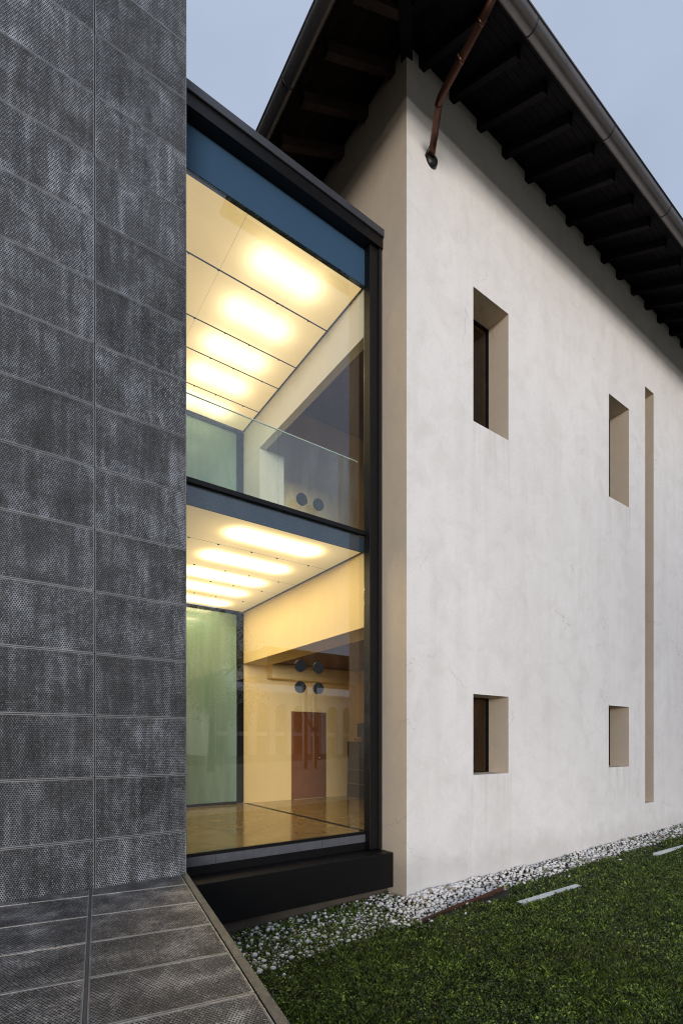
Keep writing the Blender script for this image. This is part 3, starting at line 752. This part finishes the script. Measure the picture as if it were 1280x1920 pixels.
# ------------------------------------------------------------------ lawn strips and edging
def lawn_strip(x0, x1, y, label):
    n = 6; m = MB(); w = 0.055
    for k in range(n):
        a, b = x0 + (x1 - x0) * k / n, x0 + (x1 - x0) * (k + 1) / n
        m.box(a + (0.0 if k == 0 else -0.0), b, y - w, y + w, -0.03, 0.0)
    m = MB().box(x0, x1, y - w, y + w, -0.05, 0.0)
    o = m.build('ground_strip', M['white_strip'], None, 0.004)
    zz = float(ground_z((x0 + x1) / 2, y)); o.location.z = zz + 0.035 
    tag(o, label, 'ground strip', 'white strips set in the lawn')
lawn_strip(6.2, 7.73, 4.36, 'white painted strip lying in the grass in front of the nearer lower window')
lawn_strip(10.7, 12.25, 4.47, 'white strip in the lawn farther along the wall, near the tall slot')
ed = MB(); n = 10
for k in range(n):
    a, b = 4.66 + 1.9 * k / n, 4.66 + 1.9 * (k + 1) / n
    f = lambda s: 4.76 + 0.075 * (s - 4.66) + 0.01 * math.sin(s * 5)
    za, zb = float(ground_z(a, 4.8)), float(ground_z(b, 4.8)); ha, hb = 0.055 + 0.02 * (a - 4.66), 0.055 + 0.02 * (b - 4.66)
    ed.prism([(a, f(a), za - .1), (b, f(b), zb - .1), (b, f(b) + .009, zb - .1), (a, f(a) + .009, za - .1)],
             [(a, f(a) - .012, za + ha), (b, f(b) - .012, zb + hb), (b, f(b) - .003, zb + hb), (a, f(a) - .003, za + ha)])
edo = ed.build('lawn_edging', M['rust']); tag(edo, 'rusty brown metal edging between white pebbles and lawn', 'lawn edging')

# ------------------------------------------------------------------ pebbles
def pebble_proto(seed):
    r = np.random.default_rng(seed); bm = bmesh.new(); bmesh.ops.create_icosphere(bm, subdivisions=2, radius=1.0)
    sx, sy, sz = r.uniform(0.8, 1.25), r.uniform(0.7, 1.0), r.uniform(0.5, 0.75); ph = r.uniform(0, 6, 6)
    for v in bm.verts:
        c = v.co; k = 1 + 0.10 * math.sin(2.1 * c.x + ph[0]) + 0.10 * math.sin(2.4 * c.y + ph[1]) + 0.08 * math.sin(3 * c.z + ph[2])
        v.co = Vector((c.x * sx * k, c.y * sy * k, c.z * sz * k))
    for _ in range(7):
        nrm = Vector(r.normal(size=3)).normalized(); lim = r.uniform(0.42, 0.75)
        for v in bm.verts:
            d_ = v.co.dot(nrm) - lim
            if d_ > 0: v.co -= nrm * d_ * 0.85
    for f in bm.faces: f.smooth = True
    me = bpy.data.meshes.new('pebble'); bm.to_mesh(me); bm.free(); me.materials.append(M['pebble']); return me
protos = [pebble_proto(s) for s in range(12)]
pts = []
def dens(x, y):
    """How thickly pebbles lie (0..1) at a spot of the bed."""
    if y > 5.5 and x > XW - 0.02: return 0
    if y < 4.74: return 0.012 if x < 5.5 else 0.004
    n = math.sin(x * 2.3 + 1.3) * math.sin(y * 5.1 + x) * 0.5 + 0.5
    if x < XW - 0.3:
        g = max(0.0, min(1.0, (x - 1.9) / 1.6)); far = 1.0 if y < 5.55 else 0.45
        edge = max(0.0, min(1.0, (y - 4.66) / 0.2))
        return (0.08 + 0.26 * g + 0.28 * n * g) * far * edge
    edge = max(0.0, min(1.0, (y - (4.76 + 0.07 * min(x - 4.66, 2.0)) + 0.0) / 0.07))
    if x < 7.0: return edge * (0.72 + 0.28 * n)
    return edge * (0.42 + 0.42 * n) * (0.9 if x < 10 else 0.65)
N = 0
while N < 46000:
    x = 1.9 + (20 - 1.9) * random.random() ** 1.35; y = random.uniform(4.45, 5.92)
    N += 1
    if random.random() > dens(x, y): continue
    r = min(0.05, max(0.011, random.lognormvariate(math.log(0.0225), 0.38))) * (0.8 if x < 4.6 else 0.92)
    pts.append((x, y, r))
# thin out overlaps on a coarse grid
cell = {}; keep = []
for x, y, r in sorted(pts, key=lambda p: -p[2] * random.uniform(0.4, 1)):
    cx, cy = int(x / 0.06), int(y / 0.06); ok = True
    for i in (-1, 0, 1):
        for j in (-1, 0, 1):
            for (a, b, q) in cell.get((cx + i, cy + j), ()):
                if (a - x) ** 2 + (b - y) ** 2 < ((q + r) * 0.74) ** 2: ok = False
    if ok: cell.setdefault((cx, cy), []).append((x, y, r)); keep.append((x, y, r))
# a little heap against the wall right of the corner
for _ in range(260):
    x = random.uniform(XW + 0.02, 6.6); y = YW - abs(random.gauss(0, 0.12)) - 0.03
    keep.append((x, y, -random.uniform(0.018, 0.036)))
def peb_z(x, y, r):
    z0 = float(ground_z(x, y)) + 0.008
    heap = 0.055 * math.exp(-((YW - y) / 0.25) ** 2) * (1 if XW - .1 < x < 8 else 0.4) * (0.5 + 0.5 * math.sin(x * 3.1) ** 2) if x > XW - .2 else 0
    return z0 + heap + abs(r) * (0.40 if r > 0 else 1.1)
keep.sort(key=lambda p: -abs(p[2]) / math.hypot(p[0], p[1]))
for x, y, r in keep[:300]:
    o = link('pebble', random.choice(protos), gravel_bed, (x, y, peb_z(x, y, r))); s = abs(r)
    o.scale = (s, s, s); o.rotation_euler = (random.uniform(-.3, .3), random.uniform(-.3, .3), random.uniform(0, 6.28))
V, F = [], []; off = 0
pv = []
for p in protos:
    a = np.empty(len(p.vertices) * 3, np.float32); p.vertices.foreach_get('co', a)
    f = np.empty(len(p.polygons) * 3, np.int32); p.polygons.foreach_get('vertices', f); pv.append((a.reshape(-1, 3), f.reshape(-1, 3)))
for x, y, r in keep[300:]:
    a, f = pv[random.randrange(12)]; th = random.uniform(0, 6.28); c_, s_ = math.cos(th), math.sin(th); s = abs(r)
    b = a * s; b = np.stack([b[:, 0] * c_ - b[:, 1] * s_ + x, b[:, 0] * s_ + b[:, 1] * c_ + y, b[:, 2] + peb_z(x, y, r)], 1)
    V.append(b); F.append(f + off); off += len(b)
gravel = link('gravel', np_mesh('gravel', np.concatenate(V), np.concatenate(F), M['pebble'], True), gravel_bed)
tag(gravel, kind='stuff')

# ------------------------------------------------------------------ grass
def grass(n):
    """Short mown blades and clover leaves, denser near the camera."""
    u = rng.random(n); t = 2.2 + 15.0 * u ** 1.35           # forward distance
    k = rng.uniform(-0.30, 0.76, n)
    S, Co = math.sin(R(HEAD)), math.cos(R(HEAD))
    x = t * (S + k * Co); y = t * (Co - k * S)
    edge = 4.74 + 0.06 * np.sin(x * 3.7) + 0.05 * np.sin(x * 9.1 + 1) + 0.03 * np.sin(x * 23)
    edge = edge + np.where(x > 6.6, 0.20 + 0.05 * np.sin(x * 5.3), 0.0)
    onbed = (y > edge)
    tuft = (np.sin(x * 3.1 + 2 * np.sin(y * 4)) * np.sin(y * 6.3 + x * 1.7) > 0.25) | ((y > YW - 0.07) & (np.sin(x * 4.3) + np.sin(x * 11.7) > 0.5))
    keepm = (~onbed) | ((y < np.where(x < XW, 5.92, YW - 0.02)) & np.where(x < 4.6, rng.random(n) < 0.8, tuft & (rng.random(n) < 0.45)))
    # deck shade side: nothing under the deck
    ex = (x - XC) * math.cos(R(9.6)) - (y - YC) * math.sin(R(9.6))
    bare = np.sin(x * 1.9 + np.sin(y * 2.3) * 1.5) * np.sin(y * 2.7 + 0.6 * x)
    keepm &= (ex > 0.0) & (rng.random(n) < np.clip(1.15 - 0.55 * np.clip(bare, 0, 1), 0, 1))
    onstrip = (np.abs(y - 4.36) < 0.055) & (x > 6.22) & (x < 7.71) | (np.abs(y - 4.47) < 0.055) & (x > 10.72) & (x < 12.23)
    keepm &= ~onstrip
    # thinner, browner soil band along the edging
    keepm &= ~((y > 4.45) & (y < 4.8) & (x > 5.2) & (rng.random(n) < 0.45))
    x, y, t = x[keepm], y[keepm], t[keepm]; n = len(x); z = ground_z(x, y)
    h = rng.uniform(0.02, 0.06, n) * (1 + 0.3 * np.sin(x * 2.2) * np.sin(y * 1.7) + 0.25 * np.sin(x * 7.1 + 1) * np.sin(y * 6.3)); w = rng.uniform(0.003, 0.0062, n) * (0.7 + t / 10)
    foot = (y > YW - 0.09) & (x > XW); h = np.where(foot, h * 1.7, h)
    a = rng.uniform(0, 2 * np.pi, n); lean = rng.uniform(0.2, 1.15, n); b = rng.uniform(0, 2 * np.pi, n)
    ca, sa = np.cos(a), np.sin(a); lx, ly = np.cos(b) * lean * h, np.sin(b) * lean * h
    P0 = np.stack([x - ca * w, y - sa * w, z], 1); P1 = np.stack([x + ca * w, y + sa * w, z], 1)
    P2 = np.stack([x + ca * w * .8 + lx * .5, y + sa * w * .8 + ly * .5, z + h * .65], 1)
    P3 = np.stack([x + lx, y + ly, z + h * 0.95], 1)
    v = np.stack([P0, P1, P2, P3], 1).reshape(-1, 3); i = np.arange(n) * 4
    f = np.stack([i, i + 1, i + 2, i + 3], 1)
    # clover-like leaves lying near the top
    m = n // 4; idx = rng.choice(n, m, replace=False); cx, cy = x[idx] + rng.normal(0, .01, m), y[idx] + rng.normal(0, .01, m)
    cz = z[idx] + rng.uniform(0.012, 0.04, m); r = rng.uniform(0.006, 0.015, m) * (0.8 + t[idx] / 12); a = rng.uniform(0, 6.28, m)
    tx, ty = rng.normal(0, .5, m), rng.normal(0, .5, m)
    q = []
    for kk in range(4):
        dx, dy = np.cos(a + kk * np.pi / 2) * r, np.sin(a + kk * np.pi / 2) * r * 0.8
        q.append(np.stack([cx + dx, cy + dy, cz + dx * tx + dy * ty], 1))
    v2 = np.stack(q, 1).reshape(-1, 3); j = np.arange(m) * 4 + len(v)
    f2 = np.stack([j, j + 1, j + 2, j + 3], 1)
    return np.concatenate([v, v2]), np.concatenate([f, f2])
gv, gf = grass(420000)
g = link('grass', np_mesh('grass', gv, gf, M['grass'])); tag(g, kind='stuff')

# ------------------------------------------------------------------ the square behind the camera, seen mirrored in the glass
plaza = sheet('square', np.array([-80, -20, -2, 10, 20, 30, 120.]), np.array([-31.9, -20, -3.]), lambda x, y: ground_z(x, y) + 0.03, M['plaza']); tag(plaza, kind='structure')  # paving mirrored far off; near part and sandy tone added for warm bounce light
road = sheet('road', np.array([-80, 120.]), np.array([-45, -32.]), lambda x, y: -0.9 + 0 * x, M['asphalt']); tag(road, kind='structure')
road.location.z = 0.02
pav = sheet('pavement', np.array([-80, 120.]), np.array([-54.9, -45.02]), lambda x, y: -0.78 + 0 * x, M['pavement']); tag(pav, kind='structure')
arc = thing('arcade_building', 'pale building with tall round arches across the road, mirrored in the glass', 'building', None, (0, 0, 0))
def arcade(x0, n, pitch, yf, zb, zt):
    r = pitch * 0.33; spring = zb + 7.0; m = MB()
    for k in range(n):
        a = x0 + k * pitch; c = a + pitch / 2; b = a + pitch
        arch = [(c + r * math.cos(math.pi * i / 10), spring + r * math.sin(math.pi * i / 10)) for i in range(11)]
        m.poly([(a, yf, zb), (a, yf, zt), (c, yf, zt)] + [(px, yf, pz) for px, pz in arch[5:]] + [(c - r, yf, zb)])
        m.poly([(b, yf, zt), (b, yf, zb), (c + r, yf, zb)] + [(px, yf, pz) for px, pz in arch[:6]] + [(c, yf, zt)])
        prof = [(c + r, zb)] + arch + [(c - r, zb)]
        for (p, q) in zip(prof, prof[1:]): m.poly([(p[0], yf, p[1]), (q[0], yf, q[1]), (q[0], yf - 0.9, q[1]), (p[0], yf - 0.9, p[1])])
    m.build('facade', M['facade'], arc)
    for k in range(n):
        c = x0 + (k + 0.5) * pitch
        part('window', M['dark_window'], arc, c - r, c + r, yf - 1.0, yf - 0.92, zb, spring + r)
        part('window_bar', M['facade'], arc, c - r, c + r, yf - 0.915, yf - 0.86, zb + 3.2, zb + 3.8)
    part('cornice', M['facade'], arc, x0 - .3, x0 + n * pitch + .3, yf - 1.2, yf + 0.35, zt, zt + 0.4)
    part('block', M['facade'], arc, x0, x0 + n * pitch, yf - 12, yf - 1.05, zb, zt)
arcade(26, 16, 3.1, -55, -0.78, 8.6)
can = thing('steel_canopy', 'dark flat canopy on braced steel posts, mirrored in the lower glass', 'canopy', None, (20.5, -21.5, -0.98))
part('canopy_roof', M['black_metal'], can, -4.2, 12, -4, 2.0, 7.3, 9.2)
part('post', M['black_metal'], can, -0.75, -0.45, 1.0, 1.3, 0.0, 7.295)
part('post', M['black_metal'], can, 0.15, 0.40, 1.0, 1.3, 0.0, 7.295)
part('post', M['black_metal'], can, 10.5, 10.8, 1.0, 1.3, 0.0, 7.295)
MB().tube([(-0.55, 1.15, 4.4), (0.25, 1.15, 3.2)], 0.09, 8).build('brace', M['black_metal'], can)
def tree(x, y, h, rad, label, nl=9000):
    t = thing('tree', label, 'tree', 'trees on the lawn mirrored in the glass', (x, y, float(ground_z(x, y)) - 0.05))
    tr = MB(); tr.tube([(0, 0, 0), (0.1, 0.05, h * .3), (0.05, -.1, h * .6), (0.1, 0, h * .85)], [0.3, 0.22, 0.15, 0.05], 10)
    for k in range(7):
        a = k * 2.4; z0 = h * (0.3 + 0.07 * k); tr.tube([(0.08, 0, z0), (math.cos(a) * rad * .5, math.sin(a) * rad * .5, z0 + h * .12), (math.cos(a) * rad * .8, math.sin(a) * rad * .8, z0 + h * .2)], [0.1, 0.06, 0.02], 6)
    tr.build('trunk', M['bark'], t)
    cl = []
    for k in range(38):
        u = rng.normal(size=3); u /= np.linalg.norm(u); rr = rad * rng.uniform(0.3, 1.0)
        cl.append((u[0] * rr, u[1] * rr, h * .62 + u[2] * rr * (h * .40 / rad), rad * rng.uniform(.16, .34)))
    per = nl // len(cl); pv_ = []
    for cx, cy, cz, cr in cl: pv_.append(rng.normal(size=(per, 3)) * cr * 0.55 + (cx, cy, cz))
    P = np.concatenate(pv_); m = len(P); a = rng.normal(size=(m, 3)); a /= np.linalg.norm(a, axis=1)[:, None]
    b = np.cross(a, rng.normal(size=(m, 3))); b /= np.linalg.norm(b, axis=1)[:, None]; s = rng.uniform(.05, .13, m)[:, None]
    v = np.stack([P - a * s, P - b * s * .6, P + a * s, P + b * s * .6], 1).reshape(-1, 3); i = np.arange(m) * 4
    link('crown', np_mesh('crown', v, np.stack([i, i + 1, i + 2, i + 3], 1), M['leaf']), t)
tree(9.0, -20.0, 14.5, 5.2, 'tall leafy tree mirrored in the green back glass')
tree(13.5, -23.0, 12.0, 3.6, 'smaller tree mirrored beside the arches')
tree(2.0, -24.0, 13.0, 5.0, 'broad tree mirrored at the far left of the glass')
